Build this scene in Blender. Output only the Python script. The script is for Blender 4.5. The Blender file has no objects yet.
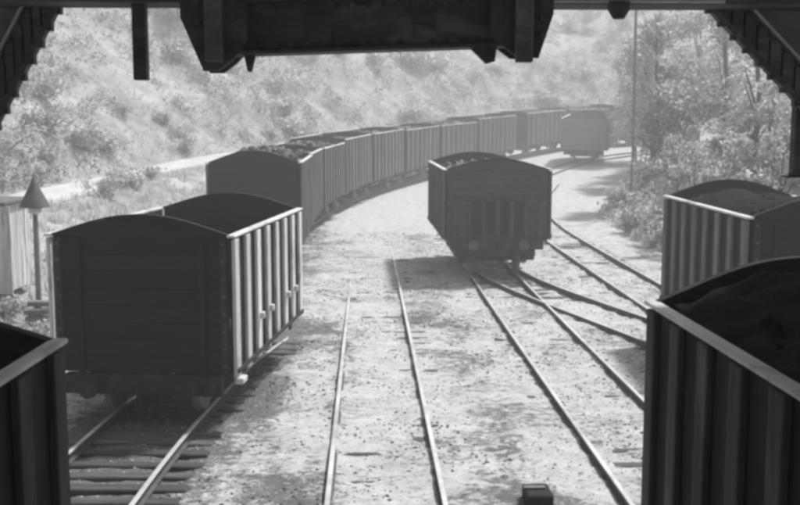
import bpy, math, random
import numpy as np
from mathutils import Vector, Matrix

random.seed(7)
rng = np.random.default_rng(7)
R = math.radians
SC = bpy.context.scene
COL = SC.collection

# ------------------------------------------------------------------ camera, sky, sun, exposure
cam_d = bpy.data.cameras.new('camera')
cam = bpy.data.objects.new('camera', cam_d)
COL.objects.link(cam)
cam.location = (0.0, 0.0, 4.85)
cam.rotation_euler = (R(90 - 7.0), 0, R(-1.9))
cam_d.lens = 45.0
cam_d.sensor_width = 36.0
cam_d.clip_start = 0.1
cam_d.clip_end = 2000
SC.camera = cam

SUN_TO = Vector((0.64, 0.56, 1.36)).normalized()
world = bpy.data.worlds.new('World')
SC.world = world
world.use_nodes = True
wn = world.node_tree
wn.nodes.clear()
sky = wn.nodes.new('ShaderNodeTexSky')
sky.sky_type = 'NISHITA'
sky.sun_disc = False
sky.sun_elevation = math.asin(SUN_TO.z)
sky.sun_rotation = math.atan2(SUN_TO.x, SUN_TO.y)
sky.dust_density = 3.0
bw = wn.nodes.new('ShaderNodeRGBToBW')          # a black-and-white photograph: neutral light
bg = wn.nodes.new('ShaderNodeBackground')
bg.inputs['Strength'].default_value = 0.10
wo = wn.nodes.new('ShaderNodeOutputWorld')
wn.links.new(sky.outputs[0], bw.inputs[0])
wn.links.new(bw.outputs[0], bg.inputs['Color'])
wn.links.new(bg.outputs[0], wo.inputs['Surface'])

sun_d = bpy.data.lights.new('sun', 'SUN')
sun_d.energy = 5.0
sun_d.angle = R(4.0)
sun_d.color = (1, 1, 1)
sun = bpy.data.objects.new('sun', sun_d)
COL.objects.link(sun)
sun.rotation_euler = SUN_TO.to_track_quat('Z', 'Y').to_euler()
sun.location = (30, 20, 40)

SC.view_settings.view_transform = 'Standard'
SC.view_settings.look = 'None'
SC.view_settings.exposure = 0.12
SC.view_settings.gamma = 1.0
SC.view_settings.use_curve_mapping = False
SC.render.engine = 'CYCLES'
SC.cycles.use_denoising = True
SC.cycles.max_bounces = 6
SC.cycles.diffuse_bounces = 3
SC.cycles.glossy_bounces = 2
SC.cycles.transmission_bounces = 2
SC.cycles.volume_bounces = 1
SC.cycles.filter_width = 3.2

# ------------------------------------------------------------------ small helpers
def tag(o, label=None, cat=None, group=None, kind=None):
    if label: o['label'] = label
    if cat: o['category'] = cat
    if group: o['group'] = group
    if kind: o['kind'] = kind
    return o

def empty(name, loc=(0, 0, 0), rot=(0, 0, 0)):
    o = bpy.data.objects.new(name, None)
    o.empty_display_size = 0.2
    COL.objects.link(o)
    o.location = loc
    o.rotation_euler = rot
    return o

def link_mesh(name, me, parent=None, loc=(0, 0, 0), rot=(0, 0, 0)):
    o = bpy.data.objects.new(name, me)
    COL.objects.link(o)
    o.parent = parent
    o.location = loc
    o.rotation_euler = rot
    return o

def copy_tree(o, parent=None):
    c = o.copy()
    COL.objects.link(c)
    c.parent = parent
    for ch in list(o.children):
        copy_tree(ch, c)
    return c

class MB:
    """collects shapes and links them as one mesh object"""
    def __init__(s):
        s.v = []; s.f = []; s.m = []
    def add(s, vs, fs, mi=0):
        n = len(s.v)
        s.v += [tuple(p) for p in vs]
        s.f += [tuple(i + n for i in f) for f in fs]
        s.m += [mi] * len(fs)
    def box(s, x0, x1, y0, y1, z0, z1, mi=0, M=None, b=0.0):
        if b > 0:        # chamfered on all twelve edges
            vs = []
            c = ((x0 + x1) / 2, (y0 + y1) / 2, (z0 + z1) / 2)
            h = (abs(x1 - x0) / 2, abs(y1 - y0) / 2, abs(z1 - z0) / 2)
            b = min(b, 0.45 * min(h))
            idx = {}
            for sx in (-1, 1):
                for sy in (-1, 1):
                    for sz in (-1, 1):
                        for ax in range(3):
                            d = [h[0] - b, h[1] - b, h[2] - b]
                            d[ax] += b
                            idx[(sx, sy, sz, ax)] = len(vs)
                            vs.append((c[0] + sx * d[0], c[1] + sy * d[1], c[2] + sz * d[2]))
            fs = []
            for sg in (-1, 1):
                q = [idx[(sg, a, e, 0)] for a, e in ((-1, -1), (1, -1), (1, 1), (-1, 1))]
                fs.append(q if sg > 0 else q[::-1])
                q = [idx[(a, sg, e, 1)] for a, e in ((-1, -1), (-1, 1), (1, 1), (1, -1))]
                fs.append(q if sg > 0 else q[::-1])
                q = [idx[(a, e, sg, 2)] for a, e in ((-1, -1), (1, -1), (1, 1), (-1, 1))]
                fs.append(q if sg > 0 else q[::-1])
            for a in (-1, 1):
                for e in (-1, 1):
                    q = [idx[(a, e, -1, 0)], idx[(a, e, -1, 1)], idx[(a, e, 1, 1)], idx[(a, e, 1, 0)]]
                    fs.append(q if a * e > 0 else q[::-1])
                    q = [idx[(a, -1, e, 2)], idx[(a, -1, e, 0)], idx[(a, 1, e, 0)], idx[(a, 1, e, 2)]]
                    fs.append(q if a * e < 0 else q[::-1])
                    q = [idx[(-1, a, e, 1)], idx[(-1, a, e, 2)], idx[(1, a, e, 2)], idx[(1, a, e, 1)]]
                    fs.append(q if a * e > 0 else q[::-1])
                    for g in (-1, 1):
                        t = [idx[(a, e, g, 0)], idx[(a, e, g, 1)], idx[(a, e, g, 2)]]
                        fs.append(t if a * e * g > 0 else t[::-1])
        else:
            vs = [(x0, y0, z0), (x1, y0, z0), (x1, y1, z0), (x0, y1, z0),
                  (x0, y0, z1), (x1, y0, z1), (x1, y1, z1), (x0, y1, z1)]
            fs = [(3, 2, 1, 0), (4, 5, 6, 7), (0, 1, 5, 4), (1, 2, 6, 5), (2, 3, 7, 6), (3, 0, 4, 7)]
        if M is not None:
            vs = [M @ Vector(p) for p in vs]
        s.add(vs, fs, mi)
        return s
    def tube(s, pts, rad, n=8, mi=0, caps=True):
        pts = [Vector(p) for p in pts]
        if not hasattr(rad, '__len__'): rad = [rad] * len(pts)
        rings = []
        up = Vector((0, 0, 1))
        for i, p in enumerate(pts):
            t = (pts[min(i + 1, len(pts) - 1)] - pts[max(i - 1, 0)]).normalized()
            a = t.cross(up)
            if a.length < 1e-3: a = t.cross(Vector((1, 0, 0)))
            a.normalize(); b = t.cross(a)
            rings.append([p + (a * math.cos(2 * math.pi * k / n) + b * math.sin(2 * math.pi * k / n)) * rad[i] for k in range(n)])
        vs = [q for r in rings for q in r]
        fs = []
        for i in range(len(pts) - 1):
            for k in range(n):
                k2 = (k + 1) % n
                fs.append((i * n + k, i * n + k2, (i + 1) * n + k2, (i + 1) * n + k))
        if caps:
            fs.append(tuple(range(n))[::-1])
            fs.append(tuple((len(pts) - 1) * n + k for k in range(n)))
        s.add(vs, fs, mi)
        return s
    def lathe(s, prof, axis='x', c=(0, 0, 0), n=20, mi=0):
        """prof: (along axis, radius) pairs"""
        vs = []
        for (a, r) in prof:
            for k in range(n):
                t = 2 * math.pi * k / n
                u, w = r * math.cos(t), r * math.sin(t)
                p = {'x': (a, u, w), 'y': (u, a, w), 'z': (u, w, a)}[axis]
                vs.append((c[0] + p[0], c[1] + p[1], c[2] + p[2]))
        fs = []
        for i in range(len(prof) - 1):
            for k in range(n):
                k2 = (k + 1) % n
                fs.append((i * n + k, i * n + k2, (i + 1) * n + k2, (i + 1) * n + k))
        fs.append(tuple(range(n))[::-1]); fs.append(tuple((len(prof) - 1) * n + k for k in range(n)))
        s.add(vs, fs, mi)
        return s
    def prism(s, poly, y0, y1, mi=0, plane='xz', M=None):
        """poly extruded along the third axis"""
        n = len(poly)
        def P(p, t):
            return {'xz': (p[0], t, p[1]), 'yz': (t, p[0], p[1]), 'xy': (p[0], p[1], t)}[plane]
        vs = [P(p, y0) for p in poly] + [P(p, y1) for p in poly]
        if M is not None: vs = [M @ Vector(p) for p in vs]
        fs = [tuple(range(n)), tuple(range(2 * n - 1, n - 1, -1))]
        for k in range(n):
            k2 = (k + 1) % n
            fs.append((k, n + k, n + k2, k2))
        s.add(vs, fs, mi)
        return s
    def mesh(s, name, mats, smooth=False):
        me = bpy.data.meshes.new(name)
        me.from_pydata(s.v, [], s.f)
        for m in (mats if isinstance(mats, (list, tuple)) else [mats]): me.materials.append(m)
        me.polygons.foreach_set('material_index', s.m)
        if smooth: me.polygons.foreach_set('use_smooth', [True] * len(s.f))
        me.update()
        return me
    def build(s, name, mats, parent=None, loc=(0, 0, 0), rot=(0, 0, 0), smooth=False):
        return link_mesh(name, s.mesh(name, mats, smooth), parent, loc, rot)

def quads_mesh(name, V, mats, mi=None, nper=4, smooth=False, attr=None):
    """V: (N, nper, 3) array -> mesh of N separate polygons"""
    N = V.shape[0]
    me = bpy.data.meshes.new(name)
    me.vertices.add(N * nper)
    me.vertices.foreach_set('co', V.reshape(-1).astype(np.float32))
    me.loops.add(N * nper)
    me.loops.foreach_set('vertex_index', np.arange(N * nper, dtype=np.int32))
    me.polygons.add(N)
    me.polygons.foreach_set('loop_start', np.arange(0, N * nper, nper, dtype=np.int32))
    for m in (mats if isinstance(mats, (list, tuple)) else [mats]): me.materials.append(m)
    if mi is not None: me.polygons.foreach_set('material_index', mi.astype(np.int32))
    me.update(calc_edges=True)
    me.validate()
    return me

# value noise in numpy
def _hash(ix, iy, seed):
    h = (ix.astype(np.int64) * 374761393 + iy.astype(np.int64) * 668265263 + seed * 1442695041) & 0xffffffff
    h = ((h ^ (h >> 13)) * 1274126177) & 0xffffffff
    return ((h ^ (h >> 16)) & 0xffff) / 65535.0
def vnoise(x, y, seed=0):
    x = np.asarray(x, float); y = np.asarray(y, float)
    ix, iy = np.floor(x), np.floor(y)
    fx, fy = x - ix, y - iy
    fx = fx * fx * (3 - 2 * fx); fy = fy * fy * (3 - 2 * fy)
    a = _hash(ix, iy, seed); b = _hash(ix + 1, iy, seed); c = _hash(ix, iy + 1, seed); d = _hash(ix + 1, iy + 1, seed)
    return (a * (1 - fx) + b * fx) * (1 - fy) + (c * (1 - fx) + d * fx) * fy - 0.5
def fbm(x, y, seed=0, oct=4):
    s = 0; a = 1.0
    for k in range(oct):
        s = s + a * vnoise(x * 2 ** k, y * 2 ** k, seed + k * 17); a *= 0.5
    return s
def sstep(a, b, x):
    t = np.clip((np.asarray(x, float) - a) / (b - a), 0, 1)
    return t * t * (3 - 2 * t)

# ------------------------------------------------------------------ materials (neutral greys: black-and-white picture)
def material(name, build):
    m = bpy.data.materials.new(name)
    m.use_nodes = True
    nt = m.node_tree
    nt.nodes.clear()
    out = nt.nodes.new('ShaderNodeOutputMaterial')
    p = nt.nodes.new('ShaderNodeBsdfPrincipled')
    nt.links.new(p.outputs[0], out.inputs['Surface'])
    build(nt, p)
    return m
def N(nt, kind, **kw):
    n = nt.nodes.new(kind)
    for k, v in kw.items():
        if k in n.inputs.keys(): n.inputs[k].default_value = v
        else: setattr(n, k, v)
    return n
def ramp(nt, src, stops):
    r = nt.nodes.new('ShaderNodeValToRGB')
    els = r.color_ramp.elements
    while len(els) > 1: els.remove(els[-1])
    els[0].position = stops[0][0]; els[0].color = (stops[0][1],) * 3 + (1,)
    for pos, v in stops[1:]:
        e = els.new(pos); e.color = (v, v, v, 1)
    nt.links.new(src, r.inputs[0])
    return r.outputs[0]
def coords(nt, scale=(1, 1, 1), src='Object'):
    c = N(nt, 'ShaderNodeTexCoord')
    mp = N(nt, 'ShaderNodeMapping')
    mp.inputs['Scale'].default_value = scale
    nt.links.new(c.outputs[src], mp.inputs['Vector'])
    return mp.outputs[0]
def noise(nt, vec, scale, detail=5, rough=0.6, dist=0.0):
    n = N(nt, 'ShaderNodeTexNoise', Scale=scale, Detail=detail, Roughness=rough, Distortion=dist)
    nt.links.new(vec, n.inputs['Vector'])
    return n.outputs[0]
def mixc(nt, fac, a, b, mode='MIX'):
    m = N(nt, 'ShaderNodeMix', data_type='RGBA', blend_type=mode)
    for k, v in ((0, fac), (6, a), (7, b)):
        sock = m.inputs[k]
        if hasattr(v, 'is_linked'): nt.links.new(v, sock)
        elif k == 0: sock.default_value = v
        else: sock.default_value = (v, v, v, 1)
    return m.outputs[2]
def bump(nt, p, h, strength=0.4, dist=0.02):
    b = N(nt, 'ShaderNodeBump', Strength=strength, Distance=dist)
    nt.links.new(h, b.inputs['Height'])
    nt.links.new(b.outputs[0], p.inputs['Normal'])

def weathered(name, lo, hi, scale=(1, 1, 1), ns=6, rough=0.75, bs=0.35, spot=None, spec=0.3, rnd=0.0):
    """a worn paint / timber / metal: two noise layers, streaks along one axis, per-object shift"""
    def f(nt, p):
        v = coords(nt, scale)
        oi = N(nt, 'ShaderNodeObjectInfo')
        add = N(nt, 'ShaderNodeVectorMath', operation='ADD')
        sc = N(nt, 'ShaderNodeVectorMath', operation='SCALE'); sc.inputs['Scale'].default_value = 37.0
        cb = N(nt, 'ShaderNodeCombineXYZ')
        for k in range(3): nt.links.new(oi.outputs['Random'], cb.inputs[k])
        nt.links.new(cb.outputs[0], sc.inputs[0])
        nt.links.new(v, add.inputs[0]); nt.links.new(sc.outputs[0], add.inputs[1])
        vec = add.outputs[0]
        n1 = noise(nt, vec, ns, 6, 0.65)
        c = ramp(nt, n1, [(0.3, lo), (0.7, hi)])
        if spot is not None:
            n2 = noise(nt, vec, ns * 0.45, 4, 0.7, 0.5)
            c = mixc(nt, ramp(nt, n2, [(0.52, 0.0), (0.66, 1.0)]), c, spot)
        if rnd:
            r = ramp(nt, oi.outputs['Random'], [(0, 1 - rnd), (1, 1.0)])
            c = mixc(nt, 1.0, c, r, 'MULTIPLY')
        nt.links.new(c, p.inputs['Base Color'])
        p.inputs['Roughness'].default_value = rough
        p.inputs['Specular IOR Level'].default_value = spec
        n3 = noise(nt, vec, ns * 5, 4, 0.7)
        bump(nt, p, n3, bs, 0.01)
    return material(name, f)

M_end = weathered('dark_end_board', 0.008, 0.022, (0.5, 1, 3), 5, 0.8, 0.4, rnd=0.35)
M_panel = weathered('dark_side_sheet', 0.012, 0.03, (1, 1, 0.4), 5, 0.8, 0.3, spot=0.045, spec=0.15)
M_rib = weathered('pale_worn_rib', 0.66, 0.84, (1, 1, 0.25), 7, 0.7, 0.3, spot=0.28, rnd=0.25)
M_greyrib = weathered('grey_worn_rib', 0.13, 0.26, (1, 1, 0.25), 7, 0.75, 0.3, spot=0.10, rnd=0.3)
M_dullrib = weathered('shaded_rib', 0.04, 0.09, (1, 1, 0.2), 6, 0.8, 0.3, spot=0.14, rnd=0.3)  # foreground wagons' ribs: overhead shade put into the colour
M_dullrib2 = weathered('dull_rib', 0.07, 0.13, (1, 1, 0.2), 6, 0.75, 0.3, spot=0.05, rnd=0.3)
M_fargrey = weathered('haze_paled_board', 0.16, 0.26, (0.5, 1, 2), 5, 0.85, 0.4, rnd=0.2)  # far wagon's boards, paled in the colour to stand in for haze
M_trainsheet = weathered('hazed_train_sheet', 0.05, 0.12, (1, 1, 0.3), 5, 0.85, 0.3, spot=0.16, rnd=0.4)  # train sides, base tone lightened to imitate distance haze
M_midend = weathered('grey_sooty_board', 0.04, 0.085, (0.5, 1, 2), 5, 0.8, 0.4, spot=0.10, rnd=0.25)
M_cap = weathered('pale_top_rail', 0.58, 0.80, (1, 0.3, 1), 6, 0.6, 0.35, spot=0.36, rnd=0.1)
M_frame = weathered('sooty_underframe', 0.015, 0.04, (1, 1, 1), 8, 0.75, 0.4, spot=0.07)
M_tyre = weathered('wheel_steel', 0.12, 0.24, (1, 1, 1), 10, 0.5, 0.2)
M_iron = weathered('buffer_iron', 0.05, 0.11, (1, 1, 1), 10, 0.45, 0.2, spec=0.5)
M_pale_iron = weathered('bright_worn_iron', 0.5, 0.75, (1, 1, 1), 10, 0.5, 0.2)
M_girder = weathered('gantry_steel', 0.05, 0.11, (0.6, 1, 2), 3, 0.7, 0.35, spot=0.17, spec=0.3)
M_chute = weathered('chute_plate', 0.10, 0.20, (1, 1, 1), 4, 0.65, 0.3, spot=0.28)
M_chute_hi = weathered('chute_edge_angle', 0.45, 0.65, (1, 1, 1), 4, 0.5, 0.2)
M_sleeper = weathered('sleeper_timber', 0.07, 0.17, (0.25, 3, 3), 7, 0.9, 0.6, spot=0.24, rnd=0.5)
M_white = weathered('whitewashed_board', 0.6, 0.8, (2, 2, 0.3), 4, 0.85, 0.4, spot=0.3, rnd=0.3)
M_greywood = weathered('grey_timber', 0.13, 0.26, (3, 3, 0.4), 4, 0.9, 0.5)
M_cone = weathered('cone_sheet', 0.07, 0.13, (1, 1, 1), 5, 0.7, 0.2)
M_slate = weathered('shed_roof', 0.10, 0.18, (1, 1, 1), 6, 0.8, 0.4)
M_bark = weathered('bark', 0.06, 0.14, (3, 3, 0.6), 5, 0.95, 0.8)
M_slack = weathered('slack_coal', 0.006, 0.016, (1, 1, 1), 9, 0.95, 0.5, spot=0.024, spec=0.05)
M_coal = weathered('coal', 0.018, 0.07, (1, 1, 1), 14, 0.55, 0.7, spec=0.5)

def rail_side(nt, p):
    v = coords(nt)
    nt.links.new(ramp(nt, noise(nt, v, 3, 5), [(0.3, 0.04), (0.7, 0.10)]), p.inputs['Base Color'])
    p.inputs['Roughness'].default_value = 0.75
M_railside = material('rail_rust', rail_side)
def rail_top(nt, p):
    v = coords(nt, (1, 1, 1))
    n = noise(nt, v, 0.7, 5, 0.65)
    nt.links.new(ramp(nt, n, [(0.35, 0.40), (0.6, 0.78)]), p.inputs['Base Color'])
    nt.links.new(ramp(nt, n, [(0.35, 0.55), (0.65, 0.34)]), p.inputs['Roughness'])
    p.inputs['Metallic'].default_value = 0.3
M_railtop = material('rail_head', rail_top)

def ground_mat(nt, p):
    v = coords(nt)
    big = noise(nt, v, 0.55, 6, 0.62, 0.6)
    mid = noise(nt, v, 2.6, 6, 0.7, 0.3)
    fine = noise(nt, v, 22, 5, 0.75)
    dirt = ramp(nt, mid, [(0.28, 0.38), (0.5, 0.53), (0.72, 0.66)])
    cind = ramp(nt, fine, [(0.3, 0.04), (0.7, 0.16)])
    att = N(nt, 'ShaderNodeAttribute', attribute_name='soot_shade')
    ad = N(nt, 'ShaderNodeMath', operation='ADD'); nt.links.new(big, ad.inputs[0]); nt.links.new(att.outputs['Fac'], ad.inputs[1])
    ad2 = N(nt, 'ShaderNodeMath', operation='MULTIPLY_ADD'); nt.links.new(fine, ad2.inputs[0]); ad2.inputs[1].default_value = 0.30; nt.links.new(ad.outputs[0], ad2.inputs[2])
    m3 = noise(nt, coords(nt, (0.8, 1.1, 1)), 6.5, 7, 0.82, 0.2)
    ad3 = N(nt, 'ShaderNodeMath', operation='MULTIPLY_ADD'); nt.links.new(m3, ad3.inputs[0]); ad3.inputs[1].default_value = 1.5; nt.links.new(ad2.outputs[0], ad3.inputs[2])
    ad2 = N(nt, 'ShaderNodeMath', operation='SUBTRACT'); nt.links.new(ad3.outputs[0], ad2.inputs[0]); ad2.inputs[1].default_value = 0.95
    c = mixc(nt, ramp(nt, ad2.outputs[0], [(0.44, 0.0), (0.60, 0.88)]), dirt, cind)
    speck = ramp(nt, fine, [(0.30, 0.62), (0.5, 1.0), (0.75, 1.12)])
    c = mixc(nt, 1.0, c, speck, 'MULTIPLY')
    # grass and scrub soil of the banks
    veg = N(nt, 'ShaderNodeAttribute', attribute_name='veg')
    gm = noise(nt, v, 0.35, 7, 0.7, 0.4)
    grass = ramp(nt, gm, [(0.3, 0.16), (0.5, 0.34), (0.7, 0.56)])
    c = mixc(nt, veg.outputs['Fac'], c, grass)
    nt.links.new(c, p.inputs['Base Color'])
    p.inputs['Roughness'].default_value = 0.95
    p.inputs['Specular IOR Level'].default_value = 0.15
    bump(nt, p, fine, 0.6, 0.04)
M_ground = material('dusty_ground', ground_mat)
def path_mat(nt, p):
    v = coords(nt)
    nt.links.new(ramp(nt, noise(nt, v, 0.8, 6, 0.65), [(0.3, 0.44), (0.7, 0.66)]), p.inputs['Base Color'])
    p.inputs['Roughness'].default_value = 0.95
    bump(nt, p, noise(nt, v, 9, 5), 0.4, 0.03)
M_path = material('pale_path', path_mat)

def leaf_mat(name, lo, hi):
    m = bpy.data.materials.new(name)
    m.use_nodes = True
    nt = m.node_tree; nt.nodes.clear()
    out = nt.nodes.new('ShaderNodeOutputMaterial')
    v = coords(nt)
    c = ramp(nt, noise(nt, v, 2.2, 4, 0.7), [(0.3, lo), (0.7, hi)])
    d = nt.nodes.new('ShaderNodeBsdfPrincipled'); d.inputs['Roughness'].default_value = 0.55
    nt.links.new(c, d.inputs['Base Color'])
    t = nt.nodes.new('ShaderNodeBsdfTranslucent'); nt.links.new(c, t.inputs['Color'])
    mx = nt.nodes.new('ShaderNodeMixShader'); mx.inputs[0].default_value = 0.6
    nt.links.new(d.outputs[0], mx.inputs[1]); nt.links.new(t.outputs[0], mx.inputs[2])
    nt.links.new(mx.outputs[0], out.inputs['Surface'])
    return m
M_leaf = [leaf_mat('leaf_mid', 0.38, 0.60), leaf_mat('leaf_pale', 0.55, 0.78), leaf_mat('leaf_deep', 0.22, 0.38)]
M_scrub = [leaf_mat('scrub_mid', 0.18, 0.36), leaf_mat('scrub_pale', 0.30, 0.52), leaf_mat('scrub_deep', 0.10, 0.20)]
M_stone = [weathered('pale_stone', 0.3, 0.5, (1, 1, 1), 8, 0.9, 0.3), weathered('cinder_stone', 0.04, 0.12, (1, 1, 1), 8, 0.8, 0.4)]

# ------------------------------------------------------------------ the lie of the land
CX, CY = 66.42, 40.0                    # centre of the curve
A_X, B_X, C_X, D_X = -3.58, 0.23, 4.10, 8.15
def prof(y):
    ys = [-60, 14, 20, 26, 32, 40, 48, 55, 65, 75, 85, 100, 140, 400]
    zs = [0, 0, 0, .02, .08, .18, .32, .58, 1.05, 1.65, 2.3, 3.0, 4.0, 5.0]
    y = np.asarray(y, float)
    return (np.interp(y - 3, ys, zs) + np.interp(y, ys, zs) + np.interp(y + 3, ys, zs)) / 3
def bed(x, y):                           # formation level
    x = np.asarray(x, float)
    return prof(y) + 0.5 * sstep(8, 18, x) * sstep(50, 80, y)
def dist_out(x, y):                      # metres outside track A (left / behind the curve)
    x = np.asarray(x, float); y = np.asarray(y, float)
    return np.where(y < CY, A_X - x, np.hypot(x - CX, y - CY) - (CX - A_X))
def dist_in(x, y):                       # metres inside track D (right)
    x = np.asarray(x, float); y = np.asarray(y, float)
    return np.where(y < CY, x - D_X, (CX - D_X) - np.hypot(x - CX, y - CY))
def height(x, y, fine=True):
    x = np.asarray(x, float); y = np.asarray(y, float)
    z = bed(x, y)
    do, di = dist_out(x, y), dist_in(x, y)
    near = sstep(10, 30, y)
    z = z + near * 1.7 * sstep(4.5, 8.5, do)
    hill = np.clip(do - 13.5, 0, None)
    z = z + 30 * (1 - np.exp(-hill / 34.0)) * (0.35 + 0.65 * sstep(15, 70, y)) * (1 + 0.25 * fbm(x / 28, y / 28, 5, 3))
    z = z + sstep(0, 6, hill) * 1.6 * fbm(x / 9, y / 9, 9, 3)
    inn = np.clip(di - 3.2, 0, None)
    z = z + 5.2 * (1 - np.exp(-inn / 9.0)) * (1 + 0.3 * fbm(x / 10, y / 10, 3, 3)) * sstep(14, 34, y)
    if fine:
        k = np.clip(1 - 0.7 * sstep(40, 90, y), 0.3, 1)
        on_a = np.exp(-((x - A_X) / 1.5) ** 2) * (y < 40)
        btw = 1 - np.exp(-((x - B_X) / 0.75) ** 4) - np.exp(-((x - C_X) / 0.75) ** 4)
        z = z + k * (0.06 * fbm(x / 0.9, y / 0.9, 21, 4) + (0.025 + 0.025 * np.clip(btw, 0, 1)) * fbm(x / 0.27, y / 0.27, 31, 3) + 0.07 * np.clip(btw, 0, 1) * (vnoise(x / 1.7, y / 1.9, 71) + .1))
        z = z - 0.035 * on_a
    return z

def axis(lo, dense0, dense1, hi, step, grow):
    a = list(np.arange(dense0, dense1, step))
    s, v = step, a[-1]
    while v < hi: s = min(s * grow, 5.0); v += s; a.append(v)
    s, v = step, a[0]
    while v > lo: s = min(s * grow, 5.0); v -= s; a.insert(0, v)
    return np.array(a)
xs = axis(-150, -7, 11, 190, 0.11, 1.06)
ys = axis(-25, 11.5, 36, 290, 0.13, 1.045)
GX, GY = np.meshgrid(xs, ys)
GZ = height(GX, GY)
nx, ny = len(xs), len(ys)
gv = np.stack([GX, GY, GZ], -1).reshape(-1, 3)
ii = np.arange(nx * ny).reshape(ny, nx)
gf = np.stack([ii[:-1, :-1], ii[:-1, 1:], ii[1:, 1:], ii[1:, :-1]], -1).reshape(-1, 4)
gme = bpy.data.meshes.new('ground')
gme.vertices.add(len(gv)); gme.vertices.foreach_set('co', gv.reshape(-1).astype(np.float32))
gme.loops.add(gf.size); gme.loops.foreach_set('vertex_index', gf.reshape(-1).astype(np.int32))
gme.polygons.add(len(gf)); gme.polygons.foreach_set('loop_start', np.arange(0, gf.size, 4, dtype=np.int32))
gme.polygons.foreach_set('use_smooth', np.ones(len(gf), bool))
gme.update(calc_edges=True)
gme.materials.append(M_ground)
do, di = dist_out(GX, GY), dist_in(GX, GY)
wob = 1.2 * fbm(GX / 4, GY / 4, 77, 4)
veg = np.clip(sstep(3.2, 5.0, do + wob) + sstep(3.0, 5.0, di + wob), 0, 1)
veg = veg * (0.75 + 0.5 * np.clip(fbm(GX / 3, GY / 3, 55, 4) + 0.5, 0, 1)).clip(0, 1)
soot_shade = -0.06 + 0.30 * np.exp(-((do - 0.2) / 1.1) ** 2) + 0.10 * np.exp(-((GX - 0.2 + 2.3) / 0.5) ** 2) \
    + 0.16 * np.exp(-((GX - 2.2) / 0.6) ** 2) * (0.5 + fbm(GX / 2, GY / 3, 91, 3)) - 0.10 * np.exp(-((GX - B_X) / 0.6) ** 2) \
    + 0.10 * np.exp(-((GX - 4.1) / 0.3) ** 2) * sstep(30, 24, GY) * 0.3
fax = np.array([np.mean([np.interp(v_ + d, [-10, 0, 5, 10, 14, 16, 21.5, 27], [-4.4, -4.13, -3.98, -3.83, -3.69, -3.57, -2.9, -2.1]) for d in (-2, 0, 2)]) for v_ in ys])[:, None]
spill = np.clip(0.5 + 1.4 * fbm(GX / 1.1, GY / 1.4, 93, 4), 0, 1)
soot_shade = soot_shade + 0.34 * np.exp(-((GX - fax) / 1.25) ** 4) * sstep(27, 22, GY)                  # left track's cinders, darkened further to deepen the wagon's shadow
soot_shade = soot_shade + 0.26 * spill * np.exp(-((GX - fax - 2.0) / 0.75) ** 2) * sstep(30, 24, GY)     # coal spilt beside it
soot_shade = soot_shade + 0.24 * spill * np.exp(-((GX - 2.1) / 0.9) ** 2) * sstep(17, 12.5, GY)
soot_shade = soot_shade + 0.20 * spill * np.exp(-((GX - 1.7) / 1.0) ** 2) * np.exp(-((GY - 25.5) / 3.0) ** 2)
soot_shade = soot_shade + 0.15 * spill * np.exp(-((GX + 0.9) / 0.5) ** 2) * sstep(40, 20, GY)
soot_shade = soot_shade - 0.25 * sstep(40, 55, GY)
for nm, arr in (('veg', veg), ('soot_shade', soot_shade)):
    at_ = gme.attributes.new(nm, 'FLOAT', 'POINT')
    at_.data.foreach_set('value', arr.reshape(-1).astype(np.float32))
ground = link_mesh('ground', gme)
tag(ground, kind='structure')

# the pale path along the foot of the hill
pv, pf = [], []
PS = np.linspace(18, 150, 200)
def curve_pt(s, off):
    """point at arc length s along track A's line, off metres to the outside"""
    if s < CY: return A_X - off, s, 0.0
    a = (s - CY) / (CX - A_X)
    r = (CX - A_X) + off
    return CX - r * math.cos(a), CY + r * math.sin(a), -a
for i, s in enumerate(PS):
    w = 1.5 + 0.3 * math.sin(s * 0.31)
    for k in range(7):
        x, y, _ = curve_pt(s, 11.0 + 0.5 * math.sin(s * 0.12) + (k / 3 - 1) * w)
        pv.append((x, y, float(height(x, y, False)) + 0.10 - 0.03 * abs(k - 3)))
for i in range(len(PS) - 1):
    for k in range(6):
        pf.append((i * 7 + k + 1, i * 7 + k, (i + 1) * 7 + k, (i + 1) * 7 + k + 1))
pm = bpy.data.meshes.new('path'); pm.from_pydata(pv, [], pf); pm.materials.append(M_path)
pm.polygons.foreach_set('use_smooth', [True] * len(pf))
tag(link_mesh('path', pm), kind='structure')

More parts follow.
